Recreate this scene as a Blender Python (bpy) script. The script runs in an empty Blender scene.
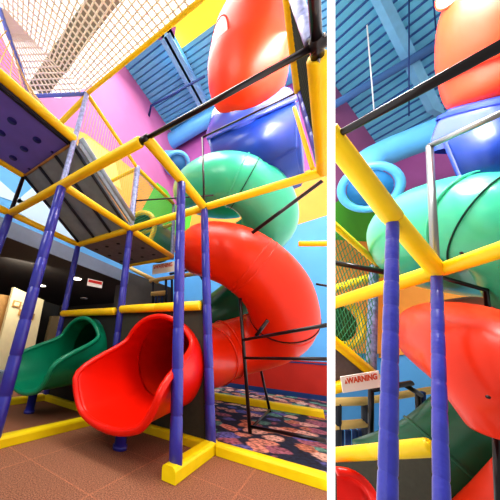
import bpy, bmesh, math, random
from mathutils import Vector, Matrix
random.seed(7)
SC = bpy.context.scene
COL = SC.collection
SC.view_settings.view_transform = 'Standard'
SC.view_settings.look = 'Medium High Contrast'
SC.view_settings.exposure = 0.0

# ---------------------------------------------------------------- camera
F, CX, CY = 232.78, 151.95, 248.77
RC = Matrix(((0.81507526, 0.57555852, 0.0662172), (-0.18011572, 0.36036912, -0.91525539), (-0.55064567, 0.73407526, 0.39739509)))
CAM = Vector((0, 0, .76))
cd = bpy.data.cameras.new('camera'); cam = bpy.data.objects.new('camera', cd); COL.objects.link(cam)
cd.sensor_width = 36; cd.lens = 36 * F / 500; cd.shift_x = (250 - CX) / 500; cd.shift_y = (CY - 250) / 500
cd.clip_start = .02; cd.clip_end = 200
ax = [Vector(RC[0]), -Vector(RC[1]), -Vector(RC[2])]
cam.matrix_world = Matrix(((ax[0].x, ax[1].x, ax[2].x, 0), (ax[0].y, ax[1].y, ax[2].y, 0), (ax[0].z, ax[1].z, ax[2].z, .76), (0, 0, 0, 1)))
SC.camera = cam

def ray(x, y):
    return RC.transposed() @ Vector(((x - CX) / F, (y - CY) / F, 1.0))
def on(x, y, a, v):            # point seen at x, y on the plane axis a = v
    d = ray(x, y); return CAM + d * ((v - CAM[a]) / d[a])
def at(x, y, d):               # point seen at x, y at depth d
    return CAM + ray(x, y) * d

# ---------------------------------------------------------------- materials
def mat(name, col, rough=.5, metal=0, coat=0, var=.0, vscale=8, bump=0, bscale=40, emit=0, sub=0, trans=0, spec=.5):
    m = bpy.data.materials.new(name); m.use_nodes = True
    nt = m.node_tree; b = nt.nodes['Principled BSDF']
    c = tuple((x / 255) ** 2.2 for x in col) + (1,)
    b.inputs['Base Color'].default_value = c
    b.inputs['Roughness'].default_value = rough; b.inputs['Metallic'].default_value = metal
    b.inputs['Coat Weight'].default_value = coat; b.inputs['Coat Roughness'].default_value = .12
    b.inputs['Specular IOR Level'].default_value = spec
    if trans: b.inputs['Transmission Weight'].default_value = trans
    if emit:
        b.inputs['Emission Color'].default_value = c; b.inputs['Emission Strength'].default_value = emit
    tc = nt.nodes.new('ShaderNodeTexCoord')
    if var:
        n = nt.nodes.new('ShaderNodeTexNoise'); n.inputs['Scale'].default_value = vscale; n.inputs['Detail'].default_value = 5
        nt.links.new(tc.outputs['Object'], n.inputs['Vector'])
        r = nt.nodes.new('ShaderNodeMapRange'); r.inputs[1].default_value = .3; r.inputs[2].default_value = .7
        r.inputs[3].default_value = 1 - var; r.inputs[4].default_value = 1 + var
        nt.links.new(n.outputs['Fac'], r.inputs[0])
        mx = nt.nodes.new('ShaderNodeVectorMath'); mx.operation = 'SCALE'; mx.inputs[0].default_value = c[:3]
        nt.links.new(r.outputs[0], mx.inputs['Scale']); nt.links.new(mx.outputs[0], b.inputs['Base Color'])
    if bump:
        n = nt.nodes.new('ShaderNodeTexNoise'); n.inputs['Scale'].default_value = bscale; n.inputs['Detail'].default_value = 3
        nt.links.new(tc.outputs['Object'], n.inputs['Vector'])
        bp = nt.nodes.new('ShaderNodeBump'); bp.inputs['Strength'].default_value = bump; bp.inputs['Distance'].default_value = .02
        nt.links.new(n.outputs['Fac'], bp.inputs['Height']); nt.links.new(bp.outputs[0], b.inputs['Normal'])
    return m
M = {}
M['yellow'] = mat('yellow_vinyl_foam', (252, 208, 24), .38, var=.06, vscale=5, bump=.25, bscale=14)
M['yellow2'] = mat('yellow_curb_foam', (250, 225, 10), .45, var=.05, bump=.2, bscale=12)
M['blue'] = mat('blue_vinyl_foam', (58, 60, 162), .3, coat=.3, var=.1, vscale=6, bump=.35, bscale=16)
M['silver'] = mat('scuffed_blue_white_steel', (150, 160, 205), .35, .2, var=.35, vscale=22)
M['black'] = mat('black_painted_steel', (38, 32, 34), .3, .3, coat=.3)
M['bolt'] = mat('zinc_bolt', (150, 150, 150), .35, .9)
M['red'] = mat('red_slide_plastic', (226, 52, 12), .36, coat=.1, var=.07, vscale=3, spec=.35)
M['redmouth'] = mat('bright_red_slide_plastic', (228, 34, 12), .33, coat=.15, var=.04, vscale=3, spec=.35)
M['red_d'] = mat('orange_red_plastic', (240, 56, 10), .42, coat=.05, var=.06, vscale=2)
M['green'] = mat('green_slide_plastic', (18, 140, 104), .32, coat=.15, var=.06, vscale=3, spec=.4)
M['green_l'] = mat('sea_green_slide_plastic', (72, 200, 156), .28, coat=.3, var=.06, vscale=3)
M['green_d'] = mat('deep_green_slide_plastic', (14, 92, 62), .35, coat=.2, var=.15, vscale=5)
M['bplast'] = mat('blue_slide_plastic', (26, 62, 152), .4, coat=.2, var=.1, vscale=3)
M['collar'] = mat('lavender_blue_plastic', (82, 100, 208), .2, coat=.5)
M['seam'] = mat('dark_seam', (60, 34, 30), .6)
M['gseam'] = mat('dark_green_seam', (12, 70, 58), .6)
M['port'] = mat('milky_bubble_window', (235, 232, 238), .15, coat=.6)
M['net'] = mat('white_rope', (255, 246, 222), .8)
M['netb'] = mat('blue_rope', (120, 135, 205), .8)
M['netg'] = mat('green_rope', (70, 150, 110), .8)
M['netp'] = mat('yellow_rope', (225, 190, 120), .8)
M['netd'] = mat('dark_rope', (36, 50, 44), .8)
M['deck'] = mat('blue_vinyl_deck', (118, 108, 214), .6, var=.08, vscale=4)
M['hole'] = mat('deck_hole_blue', (34, 30, 130), .5)
M['ramp'] = mat('grey_vinyl_ramp', (136, 150, 164), .6, var=.12, vscale=6)
M['rib'] = mat('dark_ramp_rib', (46, 50, 62), .6)
M['panel'] = mat('dark_olive_panel', (66, 68, 58), .8, var=.1, vscale=30)
M['deckgrey'] = mat('grey_deck_vinyl', (128, 122, 124), .8, var=.1, vscale=12)
M['paneld'] = mat('charcoal_panel', (46, 46, 44), .8, var=.1, vscale=30)
M['purple'] = mat('purple_wall_paint', (176, 106, 152), .7, var=.06, vscale=1.2)
M['violet'] = mat('violet_wall_paint', (170, 92, 156), .7, var=.08, vscale=1.5)
M['orange'] = mat('orange_wall_paint', (248, 164, 72), .7, var=.06, vscale=1.5)
M['lyellow'] = mat('pale_yellow_wall_paint', (255, 204, 112), .7, var=.04, vscale=1.5)
M['gwall'] = mat('lime_green_wall_paint', (96, 190, 62), .7, var=.06, vscale=1.5)
M['sky'] = mat('sky_blue_wall_paint', (98, 170, 226), .7, var=.07, vscale=1.2)
M['paleblue'] = mat('pale_blue_wall_paint', (190, 222, 240), .7, var=.05, vscale=1.2)
M['white'] = mat('white_paint', (245, 245, 245), .6)
M['redwall'] = mat('red_dado_paint', (186, 42, 26), .6, var=.08, vscale=2)
M['navy'] = mat('navy_base_paint', (30, 62, 116), .6)
M['duct'] = mat('blue_painted_duct', (98, 176, 232), .4, .1, coat=.1, var=.06, vscale=3)
M['teal'] = mat('deep_blue_vent', (52, 120, 172), .5)
M['steel'] = mat('blue_painted_steel', (124, 184, 220), .5, var=.08, vscale=4)
M['fascia'] = mat('grey_blue_fascia', (120, 132, 150), .7, var=.06)
M['soffit'] = mat('dark_soffit', (84, 80, 78), .8, var=.06)
M['cream'] = mat('cream_partition', (240, 226, 180), .6, var=.04)
M['tan'] = mat('tan_wood', (186, 142, 86), .6, var=.12, vscale=10)
M['ltan'] = mat('dim_tan_wall', (120, 104, 74), .7)
M['lamp'] = mat('warm_downlight', (255, 246, 225), .5, emit=9)
M['signred'] = mat('sign_red', (205, 50, 44), .5)
M['signor'] = mat('sign_orange_red', (214, 84, 40), .5)
M['signw'] = mat('sign_white', (246, 240, 228), .5)
M['signdark'] = mat('sign_brown_ink', (120, 40, 20), .5)
M['skyl'] = mat('daylight_panel', (255, 252, 248), .5, emit=1.5)
M['yellowglow'] = mat('glowing_yellow_paint', (255, 236, 70), .6, emit=.35)  # bright light on the bulkhead put in as emission; it is no lamp
M['beamd'] = mat('olive_steel_beam', (158, 154, 126), .6)
M['divider'] = mat('glowing_white_divider', (255, 255, 255), .8, emit=.75)  # emission keeps the divider pure white, though it is no light source

def carpet_mat():
    m = bpy.data.materials.new('patterned_carpet'); m.use_nodes = True; nt = m.node_tree; b = nt.nodes['Principled BSDF']
    b.inputs['Roughness'].default_value = .9
    tc = nt.nodes.new('ShaderNodeTexCoord')
    nz = nt.nodes.new('ShaderNodeTexNoise'); nz.inputs['Scale'].default_value = 3.0; nz.inputs['Detail'].default_value = 3
    ad = nt.nodes.new('ShaderNodeVectorMath'); ad.operation = 'MULTIPLY_ADD'; ad.inputs[1].default_value = (.25, .25, .25)
    nt.links.new(tc.outputs['Object'], nz.inputs['Vector']); nt.links.new(nz.outputs['Color'], ad.inputs[0]); nt.links.new(tc.outputs['Object'], ad.inputs[2])
    v = nt.nodes.new('ShaderNodeTexVoronoi'); v.inputs['Scale'].default_value = 4.6; v.feature = 'F1'
    nt.links.new(ad.outputs[0], v.inputs['Vector'])
    sep = nt.nodes.new('ShaderNodeSeparateColor'); nt.links.new(v.outputs['Color'], sep.inputs[0])
    cr = nt.nodes.new('ShaderNodeValToRGB'); cr.color_ramp.interpolation = 'CONSTANT'
    cols = [(0, (180, 110, 125)), (.2, (235, 160, 135)), (.38, (110, 170, 150)), (.52, (250, 200, 175)), (.68, (110, 110, 180)), (.84, (215, 140, 105))]
    e = cr.color_ramp.elements
    while len(e) < len(cols): e.new(.5)
    for k, (p, c) in enumerate(cols):
        e[k].position = p; e[k].color = tuple((x / 255) ** 2.2 for x in c) + (1,)
    nt.links.new(sep.outputs[0], cr.inputs[0])
    mr = nt.nodes.new('ShaderNodeMapRange'); mr.inputs[1].default_value = .5; mr.inputs[2].default_value = .6
    nt.links.new(v.outputs['Distance'], mr.inputs[0])
    mx = nt.nodes.new('ShaderNodeMix'); mx.data_type = 'RGBA'
    mx.inputs[7].default_value = (.012, .022, .055, 1)
    nt.links.new(mr.outputs[0], mx.inputs[0]); nt.links.new(cr.outputs[0], mx.inputs[6])
    n2 = nt.nodes.new('ShaderNodeTexNoise'); n2.inputs['Scale'].default_value = 24; nt.links.new(tc.outputs['Object'], n2.inputs['Vector'])
    m2 = nt.nodes.new('ShaderNodeMix'); m2.data_type = 'RGBA'; m2.blend_type = 'MULTIPLY'; m2.inputs[0].default_value = .7
    nt.links.new(mx.outputs[2], m2.inputs[6])
    c2 = nt.nodes.new('ShaderNodeValToRGB'); c2.color_ramp.elements[0].position = .35; c2.color_ramp.elements[1].position = .6
    nt.links.new(n2.outputs['Fac'], c2.inputs[0]); nt.links.new(c2.outputs[0], m2.inputs[7])
    nt.links.new(m2.outputs[2], b.inputs['Base Color']); return m
M['carpet'] = carpet_mat()
def rubber_mat():
    m = bpy.data.materials.new('terracotta_rubber_tiles'); m.use_nodes = True; nt = m.node_tree; b = nt.nodes['Principled BSDF']
    b.inputs['Roughness'].default_value = .85
    tc = nt.nodes.new('ShaderNodeTexCoord')
    n = nt.nodes.new('ShaderNodeTexNoise'); n.inputs['Scale'].default_value = 130; n.inputs['Detail'].default_value = 2
    nt.links.new(tc.outputs['Object'], n.inputs['Vector'])
    cr = nt.nodes.new('ShaderNodeValToRGB')
    cr.color_ramp.elements[0].position = .35; cr.color_ramp.elements[0].color = (.15, .055, .028, 1)
    cr.color_ramp.elements[1].position = .68; cr.color_ramp.elements[1].color = (.46, .21, .115, 1)
    nt.links.new(n.outputs['Fac'], cr.inputs[0])
    bk = nt.nodes.new('ShaderNodeTexBrick'); bk.offset = 0; bk.inputs['Scale'].default_value = 1
    bk.inputs['Color1'].default_value = (1, 1, 1, 1); bk.inputs['Color2'].default_value = (.93, .93, .93, 1); bk.inputs['Mortar'].default_value = (1.35, 1.25, 1.2, 1)
    bk.inputs['Mortar Size'].default_value = .006; bk.inputs['Brick Width'].default_value = .62; bk.inputs['Row Height'].default_value = .62
    nt.links.new(tc.outputs['Object'], bk.inputs['Vector'])
    mx = nt.nodes.new('ShaderNodeMix'); mx.data_type = 'RGBA'; mx.blend_type = 'MULTIPLY'; mx.inputs[0].default_value = 1
    nt.links.new(cr.outputs[0], mx.inputs[6]); nt.links.new(bk.outputs[0], mx.inputs[7]); nt.links.new(mx.outputs[2], b.inputs['Base Color'])
    bp = nt.nodes.new('ShaderNodeBump'); bp.inputs['Strength'].default_value = .4; bp.inputs['Distance'].default_value = .005
    nt.links.new(n.outputs['Fac'], bp.inputs['Height']); nt.links.new(bp.outputs[0], b.inputs['Normal'])
    return m
M['rubber'] = rubber_mat()
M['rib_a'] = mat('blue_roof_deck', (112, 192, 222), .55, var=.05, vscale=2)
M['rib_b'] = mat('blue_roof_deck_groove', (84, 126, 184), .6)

# ---------------------------------------------------------------- mesh helpers
def link(name, bm, m, parent=None, smooth=True, mats=None):
    me = bpy.data.meshes.new(name)
    bmesh.ops.recalc_face_normals(bm, faces=bm.faces[:])
    bm.to_mesh(me); bm.free()
    for mm in (mats or [m]): me.materials.append(M[mm] if isinstance(mm, str) else mm)
    if smooth:
        for p in me.polygons: p.use_smooth = True
    o = bpy.data.objects.new(name, me); COL.objects.link(o)
    if parent:
        o.parent = parent; o.matrix_parent_inverse = parent.matrix_world.inverted() if False else Matrix.Translation(-parent.location)
    return o
def tag(o, label, cat, group=None):
    o['label'] = label; o['category'] = cat
    if group: o['group'] = group
    return o
def thing(name, loc, label, cat, group=None):
    o = bpy.data.objects.new(name, None); COL.objects.link(o); o.location = Vector(loc); o.empty_display_size = .1
    return tag(o, label, cat, group)
def struct(o): o['kind'] = 'structure'; return o

def frames(path):
    n = len(path); T = []
    for i in range(n):
        a = path[max(i - 1, 0)]; b = path[min(i + 1, n - 1)]; T.append((b - a).normalized())
    up = Vector((0, 0, 1)) if abs(T[0].z) < .9 else Vector((1, 0, 0))
    N = [(up - T[0] * up.dot(T[0])).normalized()]
    for i in range(1, n):
        v = N[-1] - T[i] * N[-1].dot(T[i]); N.append(v.normalized())
    return T, N, [T[i].cross(N[i]) for i in range(n)]
def add_tube(bm, path, rad, seg=16, caps=True, mi=0, a0=0, closed=False):
    path = [Vector(p) for p in path]
    if not hasattr(rad, '__len__'): rad = [rad] * len(path)
    T, N, B = frames(path); rings = []
    for p, r, n, b in zip(path, rad, N, B):
        rings.append([bm.verts.new(p + (n * math.cos(a0 + 2 * math.pi * k / seg) + b * math.sin(a0 + 2 * math.pi * k / seg)) * r) for k in range(seg)])
    L = len(rings)
    for i in range(L if closed else L - 1):
        q = rings[(i + 1) % L]
        for k in range(seg):
            f = bm.faces.new((rings[i][k], rings[i][(k + 1) % seg], q[(k + 1) % seg], q[k])); f.material_index = mi
    if caps and not closed:
        for rg in (rings[0], rings[-1]):
            try: bm.faces.new(rg).material_index = mi
            except ValueError: pass
    return rings
def add_box(bm, c, s, rot=None, mi=0):
    c = Vector(c); h = Vector(s) / 2; vs = []
    for x in (-1, 1):
        for y in (-1, 1):
            for z in (-1, 1):
                v = Vector((x * h.x, y * h.y, z * h.z)); vs.append(bm.verts.new(c + (rot @ v if rot else v)))
    for f in ((0, 1, 3, 2), (4, 6, 7, 5), (0, 4, 5, 1), (2, 3, 7, 6), (0, 2, 6, 4), (1, 5, 7, 3)):
        bm.faces.new([vs[i] for i in f]).material_index = mi
    return vs
def add_slab(bm, pts, t, mi=0):      # polygon (list of points) extruded by vector t
    pts = [Vector(p) for p in pts]; t = Vector(t)
    a = [bm.verts.new(p) for p in pts]; b = [bm.verts.new(p + t) for p in pts]; n = len(a)
    bm.faces.new(a).material_index = mi; bm.faces.new(b[::-1]).material_index = mi
    for k in range(n): bm.faces.new((a[k], a[(k + 1) % n], b[(k + 1) % n], b[k])).material_index = mi
def poly(bm, pts, mi=0):
    f = bm.faces.new([bm.verts.new(Vector(p)) for p in pts]); f.material_index = mi
def spline(P, n=8):
    P = [Vector(p) for p in P]; out = []
    for i in range(len(P) - 1):
        p0 = P[max(i - 1, 0)]; p1 = P[i]; p2 = P[i + 1]; p3 = P[min(i + 2, len(P) - 1)]
        for k in range(n):
            t = k / n
            out.append(.5 * ((2 * p1) + (p2 - p0) * t + (2 * p0 - 5 * p1 + 4 * p2 - p3) * t * t + (3 * p1 - p0 - 3 * p2 + p3) * t ** 3))
    out.append(P[-1]); return out
def lerpf(xs, ys, x):
    if x <= xs[0]: return ys[0]
    for i in range(len(xs) - 1):
        if x <= xs[i + 1]: return ys[i] + (ys[i + 1] - ys[i]) * (x - xs[i]) / (xs[i + 1] - xs[i])
    return ys[-1]

# padded bar: foam sleeve with slightly puckered ends and sleeve joints
def foam_path(a, b, r, joint=.32, groove=.9):
    a = Vector(a); b = Vector(b); L = (b - a).length; n = max(1, round(L / joint)); P = []; Rr = []
    for k in range(n):
        s0 = k / n; s1 = (k + 1) / n; e = min(.012 / L, .2 / n)
        for s, q in ((s0, groove), (s0 + e, 1), ((s0 + s1) / 2, 1.015), (s1 - e, 1), (s1 - e * .02, groove)):
            P.append(a + (b - a) * s); Rr.append(r * q)
    return P, Rr
def bar(name, a, b, r, m, label, cat, group=None, joint=.6, groove=.9, caps=True):
    bm = bmesh.new(); P, Rr = foam_path(a, b, r, joint, groove); add_tube(bm, P, Rr, 20)
    return tag(link(name, bm, m), label, cat, group)
def pipe(name, pts, r, m, label, cat, group=None, parent=None, seg=12):
    bm = bmesh.new(); add_tube(bm, pts, r, seg)
    o = link(name, bm, m, parent)
    if not parent: tag(o, label, cat, group)
    return o
def net(name, c00, c10, c11, c01, nu, nv, r, m, label, rope=None, rope_r=.02, sag=0, diag=False, sides=((0, 1), (1, 2), (2, 3), (3, 0))):
    t = thing(name, c00, label, 'net')
    c = [Vector(v) for v in (c00, c10, c11, c01)]
    nrm = (c[1] - c[0]).cross(c[3] - c[0]).normalized()
    def P(u, v):
        p = (c[0] * (1 - u) + c[1] * u) * (1 - v) + (c[3] * (1 - u) + c[2] * u) * v
        return p - nrm * sag * 16 * u * (1 - u) * v * (1 - v)
    bm = bmesh.new(); K = 10 if sag else 2
    if not diag:
        for i in range(1, nu): add_tube(bm, [P(i / nu, k / K) for k in range(K + 1)], r, 4, False)
        for j in range(1, nv): add_tube(bm, [P(k / K, j / nv) for k in range(K + 1)], r, 4, False)
    else:
        for s in range(-nv + 1, nu):
            for sg in (0, 1):
                a0 = max(0, s); v0 = max(0, -s); L = min(nu - a0, nv - v0)
                if L <= 0: continue
                u0, u1 = a0 / nu, (a0 + L) / nu; w0, w1 = v0 / nv, (v0 + L) / nv
                if sg: u0, u1 = 1 - u0, 1 - u1
                add_tube(bm, [P(u0 + (u1 - u0) * k / K, w0 + (w1 - w0) * k / K) for k in range(K + 1)], r, 4, False)
    link('mesh_netting', bm, m, t)
    if rope:
        bm = bmesh.new()
        for a, b in sides: add_tube(bm, [c[a], c[b]], rope_r, 8)
        link('border_rope', bm, rope, t)
    return t

# ---------------------------------------------------------------- grid of the play frame
X0, X1, X2, XR = -3.47, -2.21, -.986, .25
Y1, YA, Y2, Y3 = 1.12, 1.75, 2.35, 3.62
H, H2, H3, H4 = 2.45, 3.15, 4.08, 3.67
G_POST = 'blue padded posts of the play frame'; G_BEAM = 'yellow padded beams of the play frame'
def post(x, y, z0, z1, r, label, m='blue', grp=G_POST):
    t = thing('padded_post', (x, y, z0), label, 'post', grp)
    bm = bmesh.new(); P, Rr = foam_path((x, y, z0), (x, y, z1), r, .3, .9); add_tube(bm, P, Rr, 20); link('foam_sleeve', bm, m, t)
    return t
post(X2, YA, .05, H - .04, .045, 'front blue padded post on the short yellow curb, right of the red slide mouth')
post(X2, Y2, .05, H - .04, .045, 'blue padded post at the inner end of the short yellow curb, edge of dark panel')
post(X1, Y2, .05, H - .04, .05, 'blue padded post standing behind the lip between red and green slide mouths')
post(X0, Y2, .05, H - .04, .05, 'slim blue padded post at the far left curb corner behind the green slide mouth')
post(X1, Y1, .05, H - .04, .053, 'long leaning-looking blue padded post at left, crossing in front of green slide')
post(X0, Y1, .05, H - .04, .053, 'leftmost blue padded post cut by the left edge of view')
# upper bare posts
def upost(x, y, z0, z1, r, label, m='silver'):
    bm = bmesh.new(); P, Rr = foam_path((x, y, z0), (x, y, z1), r, .25, .93); add_tube(bm, P, Rr, 14)
    return tag(link('upper_post', bm, m), label, 'post')
upost(X1, Y1, H + .04, H3, .035, 'scuffed pale blue post rising beside the perforated deck to the net corner')
upost(X1, Y2, H + .04, H4 + .03, .05, 'pale lavender post above the ramp foot joining the yellow handrail')
upost(X1, Y3, H - .05, H4, .04, 'pale blue post at far corner of the small grey deck, beside green netting')
upost(X0, Y1, H + .04, H2, .03, 'dark slim upright under the left corner of perforated deck', 'black')
upost(XR, Y2, H + .05, H4, .045, 'shiny blue upright beside the blue hopper, right edge', 'blue')
upost(.235, Y1, H + .05, 4.2, .04, 'pale blue steel upright at upper right, above the pipe clamp')
# beams at the lower level
def beam(a, b, label, r=.05, m='yellow', **k): return bar('padded_beam', a, b, r, m, label, 'beam', G_BEAM, **k)
beam((X0 - .02, Y1, H), (X2 - .06, Y1, H), 'long yellow padded beam rising from far left to the black pipe joint', .052, joint=1.25)
beam((X0, -.3, H), (X0, Y1 - .05, H), 'yellow padded beam entering from left edge at the leftmost post', .05)
beam((X0, Y1 + .05, H), (X0, Y2, H), 'thin-looking yellow beam from leftmost post to far post, over pale blue wall', .045, joint=1.3)
beam((X1, Y1 + .05, H), (X1, Y2 - .04, H), 'yellow padded beam crossing the grey ramp underside', .048, joint=1.3)
beam((X2, Y1, H), (X2, Y2 - .04, H), 'yellow padded beam over the front blue post, from black pipe joint down right', .05, joint=1.3)
beam((X0, Y2, H), (X1 - .03, Y2, H), 'yellow padded beam below the foot of the grey ramp', .05, joint=1.3)
beam((X1 + .03, Y2, H), (X2 - .04, Y2, H), 'yellow padded beam between lavender post and the second blue post, small deck behind', .05, joint=1.3)
beam((X2 + .04, Y2, H), (.27, Y2, H), 'yellow padded beam crossing in front of green spiral tube to the right edge', .045, joint=1.3)
beam((X1, Y2 + .05, H), (X1, Y3, H), 'yellow padded beam along the near side of the small grey deck', .05, joint=1.3)
beam((X0, Y3, H), (X1, Y3, H), 'yellow padded beam along far edge of the small grey deck, above warning sign', .05, joint=1.3)
beam((XR, Y1 + .07, H), (XR, Y2, H), 'thick amber padded beam at the right edge running up to the pipe clamp', .057, joint=1.3)
beam((.27, .4, H4), (.23, Y2, H4), 'yellow padded bar coming down right of the red dome tube', .045, joint=1.3)
beam((XR - .07, Y2 + .1, 2.6), (XR - .09, Y2 + .1, H4 - .1), 'narrow yellow upright strip at the right side of blue hopper', .022, joint=1.3)
beam((-.1, 3.3, 2.15), (.25, 3.3, 2.08), 'short yellow bar behind the red spiral at right edge', .035, joint=1.3)
# beams of the slide-exit panels
beam((X0 + .04, Y2 - .05, 1.2), (X1 - .05, Y2 - .05, 1.2), 'short yellow bar above the green slide mouth', .05, joint=1.3)
beam((X1 + .05, Y2 - .05, 1.22), (X2 - .05, Y2 - .05, 1.22), 'yellow padded bar on top of the dark panel above red slide mouth', .05, joint=.62)
# curbs on the floor
G_C = 'yellow padded curbs on the floor'
def curb(a, b, label, w=.09, h=.075):
    a = Vector(a); b = Vector(b); d = (b - a).normalized(); s = Vector((-d.y, d.x, 0)) * w / 2
    bm = bmesh.new(); e = s * .55; Z = Vector((0, 0, 1)); pr = [s, s + Z * h * .72, s * .85 + Z * h * .9, e + Z * h, -e + Z * h, -s * .85 + Z * h * .9, -s + Z * h * .72, -s]
    add_slab(bm, [a + q for q in pr], b - a)
    return tag(link('floor_curb', bm, 'yellow2', smooth=False), label, 'curb', G_C)
curb((X0, Y2, .003), (X1 - .05, Y2, .003), 'yellow curb run from far left corner behind green slide mouth')
curb((X1 + .05, Y2, .003), (X2 - .05, Y2, .003), 'yellow curb run behind the red slide mouth under dark panel')
curb((X2, YA - .09, .003), (X2, Y2 + .05, .003), 'short yellow curb under the two blue posts beside red slide', .1, .085)
curb((X2 + .06, Y2, .003), (-.178, Y2, .003), 'yellow curb along the patterned carpet edge, running to lower right', .09, .08)
curb((X1, Y1 - .3, .003), (X1, Y2, .003), 'yellow curb running in from left edge under red slide lip')
curb((X0, Y1, .003), (X0, Y2 + .05, .003), 'yellow curb at far left below green slide mouth')
curb((-3.2, 4.75, .003), (-.265, 4.95, .003), 'far yellow curb beyond the patterned carpet, before red wall', .12, .1)

# black pipes
o = pipe('steel_pipe', [(X2 - .01, Y1, H), (.245, Y1, H)], .022, 'black', 'long black steel pipe rising diagonally from yellow beam to clamp at upper right', 'pipe')
bm = bmesh.new(); add_tube(bm, [(X2 - .075, Y1, H), (X2 + .02, Y1, H)], .036, 14); tag(link('pipe_joint', bm, 'black'), 'black collar joining long pipe to the yellow beam', 'joint')
t = thing('pipe_clamp', (XR, Y1, H), 'black clamp fitting with bolts where pipes meet at upper right', 'clamp')
bm = bmesh.new(); add_tube(bm, [(XR - .035, Y1, H), (XR + .045, Y1, H)], .036, 14); add_tube(bm, [(XR, Y1 - .04, H), (XR, Y1 + .075, H)], .036, 14); add_tube(bm, [(XR, Y1, H - .02), (XR, Y1, H + .06)], .034, 14)
link('clamp_body', bm, 'black', t)
for d in (Vector((-.028, -.028, .02)), Vector((.03, -.03, -.012)), Vector((0, .06, -.036))):
    bm = bmesh.new(); add_tube(bm, [Vector((XR, Y1, H)) + d, Vector((XR, Y1, H)) + d * 1.35], .009, 6); link('bolt', bm, 'bolt', t)
pipe('steel_pipe', [(XR, .35, H), (XR, Y1 - .03, H)], .028, 'black', 'short black pipe hanging down to the clamp from top right edge', 'pipe')
pipe('steel_pipe', [(X2, Y2, H), (X2, Y2, H4)], .014, 'black', 'thin black upright above the second blue post, left of blue hopper', 'pipe')
pipe('steel_pipe', [(X2, Y2, H4), (.22, Y2, H4)], .014, 'black', 'thin black pipe crossing the front of blue hopper', 'pipe')
pipe('steel_pipe', [on(252, 233, 1, 2.55), on(322, 181, 1, 2.45)], .02, 'black', 'dark pipe slanting across the green spiral tube at right', 'pipe')
pipe('steel_pipe', [(X1, Y2, 2.98), (X2, Y2 + .35, 2.86)], .012, 'black', 'thin black rod from lavender post across to second blue post', 'pipe')
# black support stand under the spiral
t = thing('support_stand', (-.8, 3.36, 0), 'black steel support stand under the red spiral tube', 'stand')
SP = [on(262, 432, 2, .01), on(240, 330, 1, 3.2)]
A0, A1 = on(250, 435, 2, .01), on(240, 303, 1, 2.9)
def seg(name, a, b, r): bm = bmesh.new(); add_tube(bm, [a, b], r, 8); link(name, bm, 'black', t)
a_bot = on(250, 433, 2, .01); yb = a_bot.y
a_top = on(240, 298, 1, yb - .2)
seg('upright', a_bot, a_top, .02)
b_bot = on(270, 412, 2, .01); seg('upright', b_bot, on(260, 366, 1, b_bot.y), .02)
seg('crossbar', on(243, 340, 1, yb - .13), on(327, 325, 1, 2.3), .016)
seg('crossbar', on(244, 358, 1, yb - .1), on(327, 359, 1, 2.4), .014)
seg('crossbar', a_bot + Vector((0, 0, .06)), on(326, 441, 1, 2.75), .016)
seg('crossbar', a_bot + Vector((0, 0, .03)), b_bot + Vector((0, 0, .03)), .014)
seg('strut', on(256, 336, 1, yb - .1), on(268, 320, 1, yb - .1), .02)
seg('strut', on(316, 284, 1, 2.9), on(328, 286, 1, 2.9), .012)

# ---------------------------------------------------------------- slides
def section(path, rad, m, name, par, seam=None, i0=0, thick=True):
    bm = bmesh.new(); add_tube(bm, path, rad, 40, caps=False); o = link(name, bm, m, par)
    md = o.modifiers.new('thickness', 'SOLIDIFY'); md.thickness = .015
    return o
def flange(par, path, i, r, m, w=.02, bolts=8):
    p = path[i]; T = (path[min(i + 1, len(path) - 1)] - path[max(i - 1, 0)]).normalized()
    bm = bmesh.new(); add_tube(bm, [p - T * w, p - T * w * .6, p + T * w * .6, p + T * w], [r + .004, r + .016, r + .016, r + .004], 40, caps=False); link('joint_flange', bm, m, par)
ZP = ([180, 200, 240, 280, 320, 360, 440, 520, 560, 600, 640, 680, 720, 760, 800, 840, 880, 900],
      [3.84, 3.74, 3.56, 3.38, 3.18, 2.98, 2.78, 2.52, 2.40, 2.24, 2.03, 1.72, 1.44, 1.22, 1.05, .92, .80, .74])
def hx(ph):
    a = math.radians(ph); q = lerpf([100, 200, 280, 360, 440, 560, 640, 720, 800, 900], [.6, .78, .6, .5, .55, .62, .59, .47, .58, .6], ph)
    a0_ = a; return Vector((-.94 + q * math.cos(a), 3.69 + min(q, .62) * math.sin(a), lerpf(*ZP, ph)))
def smooth(P, n=3):
    for _ in range(n):
        P = [P[0]] + [(P[i - 1] + P[i] * 2 + P[i + 1]) / 4 for i in range(1, len(P) - 1)] + [P[-1]]
    return P
HX = smooth([hx(p) for p in range(100, 901, 5)], 6)
RT_ = .43
sl = thing('spiral_slide', (-.94, 3.69, 0), 'giant spiral tube slide, sea green above and red below, ending in a red mouth', 'slide')
def HS(a, b): return HX[(a - 100) // 5:(b - 100) // 5 + 1]
g = HS(100, 520); section(g, RT_, 'green_l', 'tube_section', sl)['label'] = 'sea green tube turn'
r1 = HS(520, 745); section(r1, RT_ + .01, 'red', 'tube_section', sl)['label'] = 'red tube turn'
tail = HS(745, 900)
tail = tail + spline([tail[-1], (-1.57, 3.2, .71), (-1.58, 2.8, .7), (-1.58, 2.40, .69)], 6)[1:]
section(tail, RT_ - .005, 'red', 'tube_section', sl)['label'] = 'lower red tube bend'
flange(sl, HX, (303 - 100) // 5, RT_, 'gseam', .006)
for ph, mm in ((290, 'green_l'), (655, 'red'), (660, 'red'), (740, 'seam'), (744, 'seam'), (860, 'red'), (895, 'red')):
    flange(sl, HX, (ph - 100) // 5, RT_, mm, .014)

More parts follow.
